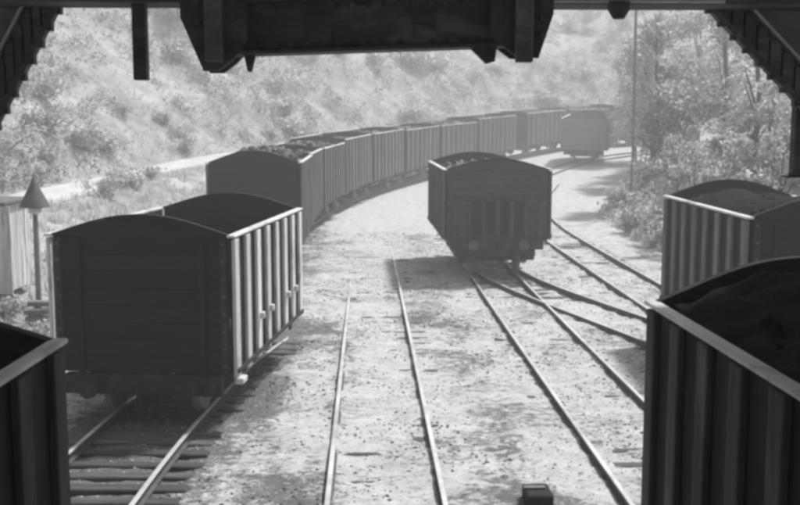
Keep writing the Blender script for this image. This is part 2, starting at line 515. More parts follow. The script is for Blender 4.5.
# ------------------------------------------------------------------ railway tracks
GAUGE = 1.435
RAILTOP = 0.15
RAILPROF = [(-.065, .0), (.065, .0), (.065, .018), (.014, .035), (.014, .095), (.036, .108), (.036, .136), (.028, .145), (-.028, .145),
            (-.036, .136), (-.036, .108), (-.014, .095), (-.014, .035), (-.065, .018)]
def concentric(x0):
    r = CX - x0
    def f(s):
        if s < CY: return x0, s, 0.0
        a = (s - CY) / r
        return CX - r * math.cos(a), CY + r * math.sin(a), -a
    return f
def path_d(s):
    x = D_X + 3.6 * float(sstep(40, 74, s)) * (s - 40) / 34 * 1.6
    return x, s, 0.0
def path_e(s):
    t = min(max((36 - s) / 22.0, 0), 1)
    return C_X + (D_X - C_X) * (0.5 - 0.5 * math.cos(math.pi * t)), s, 0.0
def track(name, f, s0, s1, label, step=0.64, sleepers=True, sl_s0=None, sl_dz=0.0, sunk=0.0, smax=1e9, bury=None):
    bx, by, _ = f(s0)
    base = Vector((bx, by, float(bed(bx, by))))
    root = empty('railway_track', base)
    tag(root, label, 'track', 'tracks of the yard')
    n = max(2, int((s1 - s0) / 0.5))
    P = []
    for i in range(n + 1):
        s = s0 + (s1 - s0) * i / n
        x, y, _ = f(s); x2, y2, _ = f(s + 0.05)
        t = Vector((x2 - x, y2 - y, 0)).normalized()
        P.append((x, y, Vector((t.y, -t.x, 0))))
    for side in (-1, 1):
        m = MB(); vs = []; fs = []; mi = []
        K = len(RAILPROF)
        for (x, y, nrm) in P:
            c = Vector((x, y, 0)) + nrm * side * (GAUGE / 2 + 0.036)
            z = float(bed(c.x, c.y)) + 0.005 - sunk - (bury[2] * float(sstep(bury[0], bury[1], c.y + 3.5 * float(vnoise(c.y / 1.6, side * 7.3 + 2, 12)) - 1.5 * side)) if bury else 0)
            for (u, w) in RAILPROF:
                vs.append(Vector((c.x, c.y, z + w)) + nrm * u - base)
        for i in range(n):
            for k in range(K):
                k2 = (k + 1) % K
                fs.append((i * K + k, i * K + k2, (i + 1) * K + k2, (i + 1) * K + k)); mi.append(1 if k in (6, 7, 8) else 0)
        fs.append(tuple(range(K))); mi.append(0); fs.append(tuple(n * K + k for k in range(K))[::-1]); mi.append(0)
        m.v = [tuple(v) for v in vs]; m.f = fs; m.m = mi
        o = m.build('rail', [M_railside, M_railtop], root)
        sj = s0 + 5.3 + 1.1 * side
        while sj < min(s1, 40) and not (bury and sj > bury[0]):
            x, y, _ = f(sj); x2, y2, _ = f(sj + .1)
            t = Vector((x2 - x, y2 - y, 0)).normalized(); nr = Vector((t.y, -t.x, 0))
            for e in (-1, 1):
                c = Vector((x, y, 0)) + nr * (side * (GAUGE / 2 + .036) + e * .028)
                link_mesh('fishplate', FISH, o, Vector((c.x, c.y, float(bed(c.x, c.y)) + .005 - sunk)) - base, (0, 0, math.atan2(t.y, t.x)))
            sj += 9.14
    if sleepers:
        s = sl_s0 if sl_s0 is not None else s0 + 0.3
        while s < min(s1, smax):
            x, y, _ = f(s); x2, y2, _ = f(s + 0.1)
            z = float(bed(x, y)) + 0.004 + sl_dz + (random.uniform(-.012, .008) if sl_dz > 0 else random.uniform(-.02, .014))
            a = math.atan2(y2 - y, x2 - x) - math.pi / 2
            o = link_mesh('sleeper', random.choice(SLEEPERS), root, Vector((x + random.uniform(-.06, .06), y, z)) - base,
                          (0, 0, a + random.uniform(-.025, .025)))
            s += step * random.uniform(0.93, 1.07)
    return root
SLEEPERS = []
_m = MB(); _m.box(-.25, .25, -.010, .010, .038, .094, b=.003)
for _k in (-.18, -.06, .06, .18): _m.box(_k - .015, _k + .015, -.02, .02, .052, .08)
FISH = _m.mesh('fishplate', M_railside)
for k in range(4):
    m = MB(); L_, w_ = random.uniform(1.18, 1.32), random.uniform(.105, .13)
    m.box(-L_, L_, -w_, w_, -0.15, 0.0, b=0.018)
    SLEEPERS.append(m.mesh('sleeper', M_sleeper))
fT, fB, fC = concentric(A_X), concentric(B_X), concentric(C_X)
_ay = [-10, 0, 5, 10, 14, 16, 21.5, 27, 34, 42, 50, 60]
_ax = [-4.4, -4.13, -3.98, -3.83, -3.69, -3.57, -2.90, -2.10, -1.10, -.25, 0.75, 2.4]
def fA(s):
    return float(np.mean([np.interp(s + d, _ay, _ax) for d in (-2.4, -1.2, 0, 1.2, 2.4)])), s, 0.0
track('railway_track', fA, 4, 47, 'railway track with exposed dark sleepers running under the left-hand wagons', sl_dz=0.01, bury=(18.5, 22.5, .19), smax=23, step=0.5)
track('railway_track', fT, 29, 128, 'railway track carrying the long curved train', sl_dz=0.0, smax=60)
track('railway_track', fB, 4, 118, 'empty dust-covered railway track up the middle between the wagons', sl_dz=-0.028, sunk=0.02, smax=40, bury=(21, 40, .17))
track('railway_track', fC, 4, 110, 'railway track running under the lone wagon standing in the middle', sl_dz=-0.024, sunk=0.01, smax=45)
track('railway_track', path_d, 8, 66, 'railway track under the ribbed wagon at right, below the wooded bank', sl_dz=-0.01, smax=45)
track('railway_track', path_e, 14.6, 35.4, 'curved crossover track joining the two right-hand tracks', sl_dz=-0.018, sunk=0.006)

# ------------------------------------------------------------------ wagons
def wheel_mesh(r=0.46):
    m = MB()
    m.lathe([(-.075, r - .005), (-.06, r + .03), (-.03, r + .03), (-.02, r), (.06, r - .005), (.06, r - .07), (.02, r - .08),
             (.015, .14), (.07, .12), (.07, 0.001)], 'x', n=28)
    return m.mesh('wheel', M_tyre, True)
WHEEL = wheel_mesh()
_m = MB(); _m.lathe([(-.002, .026), (.012, .026), (.02, .012)], 'z', n=8)
BOLT = _m.mesh('bolt', M_iron); RIVET = _m.mesh('rivet', M_girder)
def arch_z(x, hw, zc, ah):
    t = (1 - abs(x / hw)) / 0.72
    return zc + ah * (t / (1 + t ** 5) ** 0.2) / 0.963

def build_wagon(W, L, zb, zc, ah, ribs=8, latch=True, rib_mat=None, end_mat=None, sheet_mat=None, step=False, style='plank', underframe=True, label='', group=None, detail=True):
    """open coal wagon: origin on the rail tops under its centre, long axis y; the near end is at -y"""
    root = empty('coal_wagon')
    tag(root, label, 'wagon', group)
    hw, hl = W / 2, L / 2
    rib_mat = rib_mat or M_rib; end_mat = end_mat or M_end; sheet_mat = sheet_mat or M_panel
    # ends: boards one above the other, top board arched
    for sy in (-1, 1):
        nb = 8
        hgt = (zc - zb) / nb
        for k in range(nb):
            z0 = zb + k * hgt + 0.0004; z1 = zb + (k + 1) * hgt - 0.0004
            d = random.uniform(-.006, .006)
            y0 = sy * (hl - 0.07) + d; y1 = sy * hl + d
            m = MB(); m.box(-hw + .06, hw - .06, min(y0, y1), max(y0, y1), z0, z1, b=0.011)
            m.build('end_board', end_mat, root)
        poly = [(-hw + .06, zc + .0004)] + [(-hw + .06 + (W - .12) * i / 16, arch_z(-hw + .06 + (W - .12) * i / 16, hw, zc, ah)) for i in range(17)] + [(hw - .06, zc + .0004)]
        m = MB(); y0, y1 = sorted((sy * (hl - .07), sy * hl)); m.prism(poly[::-1], y0, y1)
        m.build('arched_end_top', end_mat, root)
        # capping strip that follows the arch
        m = MB()
        for i in range(16):
            xa = -hw + W * i / 16; xb = -hw + W * (i + 1) / 16
            za, zb2 = arch_z(xa, hw, zc, ah), arch_z(xb, hw, zc, ah)
            q = [(xa, za + .001), (xb, zb2 + .001), (xb, zb2 + .035), (xa, za + .035)]
            m.prism(q, sy * hl - .085 if sy > 0 else -hl - .03, sy * hl + .03 if sy > 0 else -hl + .085)
        m.build('arched_capping', M_panel, root)
        # corner posts and stakes
        if style == 'plank':
            stakes = (-0.34 * W, 0.34 * W) if detail else ()
            if detail:
                for x in (-hw + .13, hw - .13):
                    m = MB(); y0, y1 = sorted((sy * (hl + .008), sy * (hl + .022))); m.box(x - .055, x + .055, y0, y1, zb + .02, zc - .02, b=.003)
                    cp = m.build('corner_strap', M_frame, root)
                    for k in range(8):
                        link_mesh('bolt', BOLT, cp, (x, sy * (hl + .022), zb + .14 + k * (zc - zb - .25) / 7), (math.pi / 2 * sy * -1, 0, 0))
            for x in stakes:
                m = MB(); y0, y1 = sorted((sy * (hl + .008), sy * (hl + .06))); m.box(x - .05, x + .05, y0, y1, zb - .1, zc - .1, b=.008)
                m.build('end_stake', M_end, root)
        else:
            m = MB(); y0, y1 = sorted((sy * (hl + .008), sy * (hl + .05)))
            zm = zb + 0.56 * (zc - zb)
            m.box(-hw + .05, hw - .05, y0, y1, zm, zm + .11, b=.01); m.build('end_rail', M_frame, root)
            for i, x in enumerate(np.linspace(-hw + .30, hw - .30, 7)):
                m = MB(); y0, y1 = sorted((sy * (hl + .012), sy * (hl + .10)))
                ww = .045 if i not in (0, 6, 4) else .075
                m.box(x - ww, x + ww, y0, y1, zb - .08, zm - .004, b=.01); m.build('end_stake', M_midend, root)
            for i, x in enumerate(np.linspace(-hw + .30, hw - .30, 7)[:-1]):
                if i in (0, 5): continue
                x2 = x + (W - .6) / 6
                m = MB(); ya, yb = sorted((sy * (hl + .008), sy * (hl + .02))); m.box(x + .08, x2 - .08, ya, yb, zb + .10, zm - .03, b=.003); m.build('end_opening_plate', M_end, root)
            m = MB(); m.box(-hw + .05, hw - .05, y0, y1, zb - .06, zb + .06, b=.01); m.build('end_rail', M_frame, root)
            for sx in (-1, 1):
                m = MB(); ya, yb = sorted((sy * (hl - .30), sy * (hl - .12))); x0, x1 = sorted((sx * .98, sx * 1.22)); m.box(x0, x1, ya, yb, .50, zb - .03, b=.02); m.build('guard_iron', M_frame, root)
                m = MB(); m.tube([(sx * 1.1, sy * (hl - .2), .55), (sx * .3, sy * (hl - .25), .34), (-sx * .05, sy * (hl - .25), .34)], .035, 8); m.build('truss_rod', M_iron, root)
            m = MB(); ya, yb = sorted((sy * (hl - .22), sy * (hl - .14))); m.box(-1.25, 1.25, ya, yb, .62, .90, b=.015); m.build('cross_bar', M_frame, root)
    # sides: one dark sheet per bay, pale ribs between, pale top rail
    sp = (L - 0.28) / (ribs - 1)
    for sx in (-1, 1):
        for k in range(ribs - 1):
            yc = -hl + .14 + sp * (k + .5)
            m = MB(); x0, x1 = sorted((sx * (hw - .055), sx * hw)); d = random.uniform(-.004, .004)
            m.box(x0 + d, x1 + d, yc - sp / 2 + .004, yc + sp / 2 - .004, zb, zc, b=.004)
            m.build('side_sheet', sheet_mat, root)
        for k in range(ribs):
            yc = -hl + .14 + sp * k
            m = MB(); x0, x1 = sorted((sx * (hw + .006), sx * (hw + .07)))
            m.box(x0, x1, yc - .13, yc + .13, zb - .05 + random.uniform(-.02, .02), zc - .03, b=.012)
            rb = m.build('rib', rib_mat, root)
            if latch and detail and k in (2, 3, 5, 6):
                m = MB(); x0, x1 = sorted((sx * (hw + .072), sx * (hw + .15)))
                zz = zb + 0.62
                m.box(x0, x1, yc - .05, yc + .05, zz, zz + .12, b=.015); m.build('latch', M_pale_iron, rb)
        m = MB(); x0, x1 = sorted((sx * (hw - .05), sx * (hw + .08)))
        m.box(x0, x1, -hl - .05, hl + .05, zc + .002, zc + .045, b=.012); m.build('top_rail', M_cap, root)
        if detail:
            m = MB(); x0, x1 = sorted((sx * (hw + .072), sx * (hw + .10)))
            m.box(x0, x1, -hl + .02, hl - .02, zb + .02, zb + .10, b=.008); m.build('side_strap', M_frame, root)
    if step:
        m = MB(); m.box(hw + .02, hw + .16, -hl + .02, -hl + .30, zb - .16, zb - .06, b=.015); m.build('corner_step', M_pale_iron, root)
    m = MB(); m.box(-hw + .06, hw - .06, -hl + .075, hl - .075, zb + .0, zb + .08); m.build('floor', M_end, root)
    # underframe
    for sx in (-1, 1):
        m = MB(); x0, x1 = sorted((sx * .78, sx * .90)); m.box(x0, x1, -hl + .1, hl - .1, zb - .34, zb - .02, b=.012)
        m.build('sole_bar', M_frame, root)
    for sy in (-1, 1):
        m = MB(); y0, y1 = sorted((sy * (hl - .10), sy * (hl + .06))); m.box(-hw + .18, hw - .18, y0, y1, zb - .36, zb - .025, b=.015)
        m.build('headstock', M_frame, root)
        for sx in (-1, 1):
            m = MB(); m.lathe([(sy * (hl + .062), .10), (sy * (hl + .10), .10), (sy * (hl + .11), .075), (sy * (hl + .34), .07), (sy * (hl + .345), .17), (sy * (hl + .375), .165), (sy * (hl + .385), .13)][:: 1 if sy > 0 else -1],
                              'y', (sx * .80, 0, zb - .19), 16)
            m.build('buffer', M_iron if style != 'plank' else M_frame, root, smooth=False)
        if detail:
            m = MB(); m.tube([(0, sy * (hl + .06), zb - .2), (0, sy * (hl + .25), zb - .2), (0, sy * (hl + .32), zb - .26), (0, sy * (hl + .27), zb - .32)], .028, 8)
            for j in range(3):
                zc_ = zb - .36 - j * .12
                m.tube([(.0 + .04 * math.cos(t), sy * (hl + .26), zc_ + .075 * math.sin(t)) for t in np.linspace(0, 2 * math.pi, 9)], .014, 6, caps=False)
            m.build('coupling', M_frame, root)
    m = MB()
    for (ya, yb) in ((-L * .15, -L * .01), (L * .01, L * .15)):
        m.prism([(-.60, zb - .03), (.60, zb - .03), (.36, .40), (-.36, .40)][::-1], ya, yb)
    m.build('hopper_chute', M_frame, root)
    for yy in (-L * .36, L * .36):
        m = MB(); yb = yy * 0.62; m.box(-.80, .80, yb - .035, yb + .035, .52, .62, b=.01)
        for sx in (-1, 1): m.box(sx * .74 - .07, sx * .74 + .07, yb - .06, yb + .05, .34, .70, b=.015)
        m.build('brake_beam', M_frame, root)
        m = MB(); m.tube([(-.92, yy, .46), (.92, yy, .46)], .065, 10); m.build('axle', M_frame, root)
        for sx in (-1, 1):
            o = link_mesh('wheel', WHEEL, root, (sx * (GAUGE / 2 + .035), yy, .46), (0, 0, 0 if sx > 0 else math.pi))
            m = MB(); x0, x1 = sorted((sx * .86, sx * 1.08)); m.box(x0, x1, yy - .12, yy + .12, .33, .60, b=.03)
            m.build('axle_box', M_frame, root)
            if detail:
                m = MB()
                for j in range(4):
                    m.box(min(sx * .93, sx * 1.01), max(sx * .93, sx * 1.01), yy - .52 + j * .1, yy + .52 - j * .1, .602 + .03 * (3 - j) - .09 + .09, .628 + .03 * (3 - j), 0)
                m.build('leaf_spring', M_frame, root)
                m = MB(); m.prism([(yy - .34, zb - .02), (yy - .12, .36), (yy - .06, .36), (yy - .22, zb - .02)], sx * .855 - .012, sx * .855 + .012, plane='yz')
                m.prism([(yy + .34, zb - .02), (yy + .22, zb - .02), (yy + .06, .36), (yy + .12, .36)], sx * .855 - .012, sx * .855 + .012, plane='yz')
                m.build('axle_guard', M_frame, root)
    if detail:
        for sx in (-1, 1):
            m = MB(); m.tube([(sx * 1.05, -L * .05, .62), (sx * 1.08, L * .20, .58), (sx * 1.12, L * .42, .50)], .02, 6)
            m.build('brake_lever', M_iron, root)
    return root

def put(root, x, y, yaw=0.0, dy=0.6):
    z = float(bed(x, y)) + RAILTOP
    zf = float(bed(x + math.sin(yaw) * 2, y + math.cos(yaw) * 2)); zb_ = float(bed(x - math.sin(yaw) * 2, y - math.cos(yaw) * 2))
    root.location = (x, y, (zf + zb_) / 2 + RAILTOP)
    root.rotation_mode = 'ZYX'
    root.rotation_euler = (math.atan2(zf - zb_, 4.0), 0, -yaw)

# left wagon
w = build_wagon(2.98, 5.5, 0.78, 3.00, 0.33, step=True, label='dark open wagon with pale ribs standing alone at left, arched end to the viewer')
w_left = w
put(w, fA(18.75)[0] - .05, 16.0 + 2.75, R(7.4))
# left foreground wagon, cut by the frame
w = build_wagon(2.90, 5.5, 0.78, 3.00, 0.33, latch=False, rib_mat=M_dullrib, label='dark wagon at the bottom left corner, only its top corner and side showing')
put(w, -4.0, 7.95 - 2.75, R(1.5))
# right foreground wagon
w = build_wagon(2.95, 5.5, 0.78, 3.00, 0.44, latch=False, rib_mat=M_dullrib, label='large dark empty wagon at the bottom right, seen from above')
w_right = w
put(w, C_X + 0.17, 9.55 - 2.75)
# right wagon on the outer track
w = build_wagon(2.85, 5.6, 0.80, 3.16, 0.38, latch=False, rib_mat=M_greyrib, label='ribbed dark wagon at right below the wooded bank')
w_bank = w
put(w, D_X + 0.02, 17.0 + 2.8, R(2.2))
# lone middle wagon
w_mid = build_wagon(3.30, 6.2, 1.22, 3.36, 0.34, ribs=9, latch=False, rib_mat=M_dullrib2, end_mat=M_midend, style='stake', label='lone tall wagon in the middle of the yard, barred lower end to the viewer')
put(w_mid, 4.06, 31.3 + 3.1, -0.015)
# far wagon on the middle line
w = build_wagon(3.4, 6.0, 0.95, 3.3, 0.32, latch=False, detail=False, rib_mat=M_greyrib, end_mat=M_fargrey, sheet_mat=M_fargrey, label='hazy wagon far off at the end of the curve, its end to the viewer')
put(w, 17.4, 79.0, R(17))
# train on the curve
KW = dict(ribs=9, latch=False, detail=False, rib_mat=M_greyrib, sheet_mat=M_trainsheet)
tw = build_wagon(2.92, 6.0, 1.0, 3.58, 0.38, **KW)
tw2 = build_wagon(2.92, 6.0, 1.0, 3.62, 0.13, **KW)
KW['ribs'] = 8
tw3 = build_wagon(2.98, 6.0, 1.0, 3.50, 0.16, **KW)
ORD = ['first', 'second', 'third', 'fourth', 'fifth', 'sixth', 'seventh', 'eighth', 'ninth', 'tenth', 'eleventh', 'twelfth']
TRAIN = []
s = 32.0 + 3.0
for i in range(12):
    o = {0: tw, 1: tw2, 2: tw3}[i] if i < 3 else copy_tree(tw3 if i in (5, 6, 9) else tw2)
    x, y, a = fT(s)
    put(o, x, y, -a)
    o.scale = (1, 1, random.uniform(.975, 1.025))
    tag(o, 'nearest wagon of the long curved train, coal heaped above its arched end' if i == 0 else
        ('last wagon at the far hazy end of the curved train' if i == 11 else '%s wagon from the near end of the long curved train' % ORD[i]),
        'wagon', 'wagons of the curved train')
    TRAIN.append(o)
    s += 6.85 if i != 7 else 8.2

def coal_load(root, W, L, zc, up, label, seed, lumps=150, rough=0.28, arch=None):
    nxx, nyy = 36, 60
    X, Y = np.meshgrid(np.linspace(-W / 2 + .08, W / 2 - .08, nxx), np.linspace(-L / 2 + .09, L / 2 - .09, nyy))
    u = np.abs(X / (W / 2)); v = np.abs(Y / (L / 2))
    Z = zc - .18 + up * (1 - u ** 2) * (1 - v ** 4) + rough * fbm(X / .28 + seed, Y / .28, seed, 3) * (1 - u ** 6)
    if arch:      # levelled to the arched ends
        Z = np.vectorize(lambda q: arch_z(q, W / 2 + .08, zc, arch))(X) - .09 - .05 * u ** 4 + rough * fbm(X / .5 + seed, Y / .5, seed, 4)
    m = MB()
    idx = np.arange(nxx * nyy).reshape(nyy, nxx)
    fs = np.stack([idx[:-1, :-1], idx[:-1, 1:], idx[1:, 1:], idx[1:, :-1]], -1).reshape(-1, 4)
    m.add(np.stack([X, Y, Z], -1).reshape(-1, 3), [tuple(int(q) for q in f) for f in fs])
    rr = random.Random(seed)
    for k in range(lumps):
        x = rr.uniform(-W / 2 + .25, W / 2 - .25); y = rr.uniform(-L / 2 + .12, L / 2 - .2) if k > 60 else rr.uniform(-L / 2 + .1, -L / 2 + 1.0)
        u = abs(x / (W / 2)); v = abs(y / (L / 2))
        z = zc - .12 + up * (1 - u * u) * (1 - v ** 4)
        h = rr.uniform(.06, .15)
        if arch: z = arch_z(x, W / 2 + .08, zc, arch) - .10; h *= .5
        Mx = Matrix.Translation((x, y, z)) @ Matrix.Rotation(rr.uniform(0, 6), 4, Vector((rr.uniform(-1, 1), rr.uniform(-1, 1), 1)).normalized())
        m.box(-h, h, -h * .8, h * .8, -h * .7, h * .7, 0, Mx, b=h * .3)
    o = m.build('coal_load', M_slack if arch else M_coal, smooth=bool(arch))
    o.location = root.location; o.rotation_mode = 'ZYX'; o.rotation_euler = root.rotation_euler
    tag(o, label, 'coal', kind='stuff')
    return o
coal_load(tw, 2.8, 5.9, 3.58, 0.46, 'heaped coal in the nearest wagon of the curved train', 3)
coal_load(w_mid, 3.18, 6.05, 3.30, 0.26, 'coal filling the lone middle wagon', 5)

coal_load(w_right, 2.81, 5.34, 3.0, 0.10, 'dark slack coal filling the large wagon at bottom right', 42, 130, .20, .38)
coal_load(w_bank, 2.71, 5.44, 3.16, 0.10, 'dark slack coal filling the ribbed wagon at right', 43, 70, .14, .28)
for i, o in enumerate(TRAIN[1:], 1):
    coal_load(o, 2.78, 5.86, 3.52, random.uniform(.12, .30), 'coal in the %s wagon of the curved train' % ORD[i], 20 + i)

# ------------------------------------------------------------------ overhead loading gantry
GYY = 9.0
gan = empty('loading_gantry', (-7.2, GYY, 0.0))
tag(gan, 'dark steel loading gantry spanning the tracks overhead, with hangers and deep cross beam', 'gantry')
def gpart(m, name, mat=None):
    m.v = [(x + 7.2, y - GYY, z) for (x, y, z) in m.v]
    return m.build(name, mat or M_girder, gan)
m = MB(); m.box(-7.0, 8.0, 8.8, 9.25, 5.93, 6.25, b=.01)
gpart(m, 'top_girder')
m = MB(); m.box(-7.0, 8.0, 8.62, 9.42, 6.252, 6.29); gpart(m, 'girder_flange')
for k in range(14):  # added plank deck, out of view, shades the foreground and near air
    xa = -9.0 + k * 1.45
    m = MB(); m.box(xa, xa + 1.44, -4.0, 10.55, 6.34 + random.uniform(-.004, .004), 6.40, b=.006); gpart(m, 'shade_deck_plank', M_greywood)
for yy in (-3.5, 2.5):  # joists and legs that hold up the added shading deck
    m = MB(); m.box(-8.9, 11.0, yy - .15, yy + .15, 6.02, 6.335, b=.01); gpart(m, 'shade_deck_joist')
    for x in (-8.6, 10.7):
        m = MB(); m.box(x - .15, x + .15, yy - .149, yy + .149, -.3, 6.018, b=.015); gpart(m, 'leg')
# deep cross beam, hung a little out of level
tilt = Matrix.Translation((0.03, 8.6, 5.765)) @ Matrix.Rotation(R(-2.0), 4, 'Y')
m = MB(); m.box(-1.24, 1.26, -.06, .06, -.23, .16, M=tilt); gpart(m, 'cross_beam_web')
m = MB(); m.box(-1.24, 1.26, -.17, .15, -.262, -.232, M=tilt); gpart(m, 'cross_beam_flange')
m = MB(); m.box(-1.24, 1.26, -.17, .15, .162, .195, M=tilt); gpart(m, 'cross_beam_flange', M_chute)
for k in range(17):
    for zz in (-.19, .12):
        p = tilt @ Vector((-1.05 + k * .13 + random.uniform(-.004, .004), -.062, zz))
        link_mesh('rivet', RIVET, gan, (p.x + 7.2, p.y - GYY, p.z), (math.pi / 2, 0, 0))
for xx in (-.42, .45):
    m = MB(); m.box(xx - .10, xx + .10, -.078, -.062, -.17, .10, M=tilt); gpart(m, 'splice_plate')
for side, x0 in ((-1, -1.60), (1, 1.22)):
    sg = side
    # tapered bracket plates that carry the cross beam
    if sg < 0:
        poly = [(-1.52, 6.0), (-.98, 6.0), (-.98, 5.56), (-1.10, 5.42), (-1.22, 5.33), (-1.34, 5.33), (-1.52, 5.76)]
    else:
        poly = [(1.03, 6.0), (1.55, 6.0), (1.55, 5.80), (1.43, 5.44), (1.24, 5.46), (1.13, 5.54), (1.03, 5.62)]
    m = MB(); m.prism(poly, 8.40, 8.46); gpart(m, 'bracket_plate')
    m = MB(); m.prism(poly, 8.74, 8.79); gpart(m, 'bracket_plate')
    xc = (-1.24 if sg < 0 else 1.30)
    m = MB(); m.box(xc - .07, xc + .07, 8.30, 8.395, 5.40, 6.0, b=.01); gpart(m, 'bracket_stiffener', M_chute)
    for (dx, zz) in ((-.14, 5.72), (-.14, 5.88), (.16, 5.62), (.16, 5.76), (.16, 5.9)):
        m = MB(); m.lathe([(8.36, .028), (8.399, .03)], 'y', (xc + dx, 0, zz), 8); gpart(m, 'bolt', M_iron)
    # hooked ends below the beam
    hx = -0.98 if sg < 0 else 0.98
    hp = [(hx - .05, 5.52), (hx + .07, 5.52), (hx + .02, 5.33), (hx - .01, 5.33)] if sg < 0 else [(hx - .16, 5.58), (hx + .12, 5.58), (hx + .10, 5.42), (hx + .03, 5.40)]
    m = MB(); m.prism(hp, 8.50, 8.58); gpart(m, 'hook_plate')
m = MB(); m.box(-2.03, -1.91, 8.9, 9.02, 5.28, 5.93, b=.008); gpart(m, 'hanger_post')
for zz in (6.02, 5.985):
    m = MB(); m.tube([(1.6, 8.75, zz - .03), (3.1, 8.75, zz - .03)], .022, 8); gpart(m, 'hand_rail', M_chute_hi if zz < 6 else None)
m = MB(); m.lathe([(5.80, .05), (5.88, .10), (5.94, .10)], 'z', (2.18, 8.76, 0), 10); gpart(m, 'lamp_bracket')
for x in (-7.0, 7.85):
    m = MB(); m.box(x - .15, x + .15, 8.85, 9.15, float(height(x, 9.0, False)) - .2, 5.928, b=.015); gpart(m, 'leg')
    m = MB(); m.tube([(x * .99, 9.0, 4.6), (x * .80, 9.0, 5.92)], .06, 8); gpart(m, 'knee_brace')

def chute(sg, edge, label):
    """sloping ribbed chute side: edge = lower outline from the top inwards end to the low outer end"""
    (xa, za), (xb, zb_) = edge
    y0 = 9.3
    root = empty('coal_chute', (xa, y0, za)); tag(root, label, 'chute', 'coal chutes under the gantry')
    d = Vector((xb - xa, 0, zb_ - za)); L_ = d.length; u = d.normalized()
    n = Vector((-u.z, 0, u.x));
    if n.z < 0: n = -n
    def q(a, b): p = u * a + n * b; return (p.x, p.z)
    m = MB(); m.prism([q(-.6, .0), q(L_, .0), q(L_, 1.5), q(-.6, 1.5)], -.02, .02); m.build('side_plate', M_chute, root)
    m = MB(); m.prism([q(-.6, -.02), q(L_, -.02), q(L_, .03), q(-.6, .03)], -.12, -.022); m.build('bottom_angle', M_girder, root)
    m = MB(); m.prism([q(-.6, .25), q(L_, .25), q(L_, .27), q(-.6, .27)], -.14, -.022); m.build('edge_angle', M_chute_hi, root)
    k = -.5
    while k < L_ - .05:
        a0 = u * k
        m = MB()
        # vertical stiffeners between bottom angle and edge angle
        t0 = a0; wv = .05
        zlow = a0.z + (.03) / max(n.z, .3)
        m.prism([(a0.x - wv, a0.z - .03), (a0.x + wv, a0.z - .03), (a0.x + wv, a0.z + .02 + .22 / abs(n.z)), (a0.x - wv, a0.z + .02 + .22 / abs(n.z))], -.10, -.023)
        m.build('stiffener', M_girder, root); k += .17
    return root
chute(-1, ((-2.68, 6.06), (-3.46, 4.70)), 'ribbed steel coal chute slanting down at the top left corner')
chute(1, ((3.02, 6.06), (4.40, 4.70)), 'ribbed steel coal chute slanting down at the top right corner')
m = MB(); m.box(3.88, 4.0, 9.32, 9.44, 4.42, 5.2, b=.01)
m.v = [(x - 3.94, y - 9.38, z - 4.42) for (x, y, z) in m.v]
o = empty('chute_stop_post', (4.08, 9.38, 4.42)); tag(o, 'short dark iron post under the right-hand chute at the right edge', 'post')
m.build('post', M_girder, o)
m = MB(); m.box(-.12, .06, -.09, .09, -.02, -.001, b=.004); m.build('foot_plate', M_girder, o)

# ------------------------------------------------------------------ shed, cone-topped post and timber at the left
gz = lambda x, y: float(height(x, y, False))
sx0, sy0 = -10.35, 26.6
shed = empty('trackside_shed', (sx0, sy0, gz(sx0, sy0))); tag(shed, 'small whitewashed boarded shed at the left edge behind the cone-topped post', 'shed')
k = 0
x = -1.1
while x < 1.1:
    m = MB(); m.box(x, x + .19, -1.0 + random.uniform(-.008, .008), -.96, -.3, 1.95 + random.uniform(-.02, .02), b=.005); m.build('board', M_white, shed); x += .2
y = -.955
while y < 1.0:
    m = MB(); m.box(1.06, 1.10 + random.uniform(-.008, .008), y, y + .19, -.3, 1.95, b=.005); m.build('board', M_white, shed); y += .2
m = MB(); m.box(-1.1, -1.06, -.95, 1.0, -.3, 1.94); m.box(-1.05, 1.05, .96, 1.0, -.3, 1.94); m.build('rear_wall', M_white, shed)
m = MB(); m.prism([(-1.22, 1.99), (1.22, 1.99), (1.22, 2.05), (-1.22, 2.13)][::-1], -1.14, 1.12); m.build('roof', M_slate, shed)
px, py = -8.22, 25.0
post = empty('cone_topped_post', (px, py, gz(px, py))); tag(post, 'slim post with a dark pointed cone cap beside the pale shed', 'post')
hz = 3.12 - gz(px, py)
m = MB(); m.tube([(0, 0, -.2), (0, 0, hz - .2)], [.075, .06], 10); m.build('pole', M_greywood, post)
m = MB(); m.lathe([(hz - .34, .09), (hz - .30, .16), (hz - .20, .16), (hz - .17, .10)], 'z', n=16); m.build('collar', M_white, post)
m = MB(); m.lathe([(hz - .17, .36), (hz - .15, .365), (hz + .52, .03), (hz + .62, .012)], 'z', n=24); m.build('cone_cap', M_cone, post, smooth=False)
for k in range(4):
    m = MB(); m.box(-.62, .62, -.12, .12, 0, .13, b=.015)
    o = empty('timber_baulk', (-7.75 + .05 * (k % 2), 24.2 + .1 * k, gz(-7.75, 24.3) + .02 + .17 * k), (0, 0, R([4, -6, 9, -3][k])))
    tag(o, ['grey timber baulk lying lowest in the stack by the post', 'second timber baulk from the bottom of the stack by the post',
            'third timber baulk from the bottom of the stack by the post', 'topmost timber baulk of the stack by the post'][k], 'timber', 'timber stacked by the post')
    m.build('baulk', M_greywood, o)
    m = MB(); m.box(-.45, -.37, -.1, .1, -.037, -.002); m.box(.37, .45, -.1, .1, -.037, -.002); m.build('spacer', M_greywood, o)
# wooden block at the bottom edge
bx, by = 2.20, 12.45
o = empty('wooden_block', (bx, by, gz(bx, by))); tag(o, 'dark squared wooden block on the ground at the bottom edge between tracks', 'block')
m = MB(); m.box(-.17, .17, -.25, .22, -.1, .22, b=.02); m.build('block', M_end, o)
m = MB(); m.box(-.18, .10, -.02, .06, .222, .25, b=.006); m.build('pale_cleat', M_greywood, o)
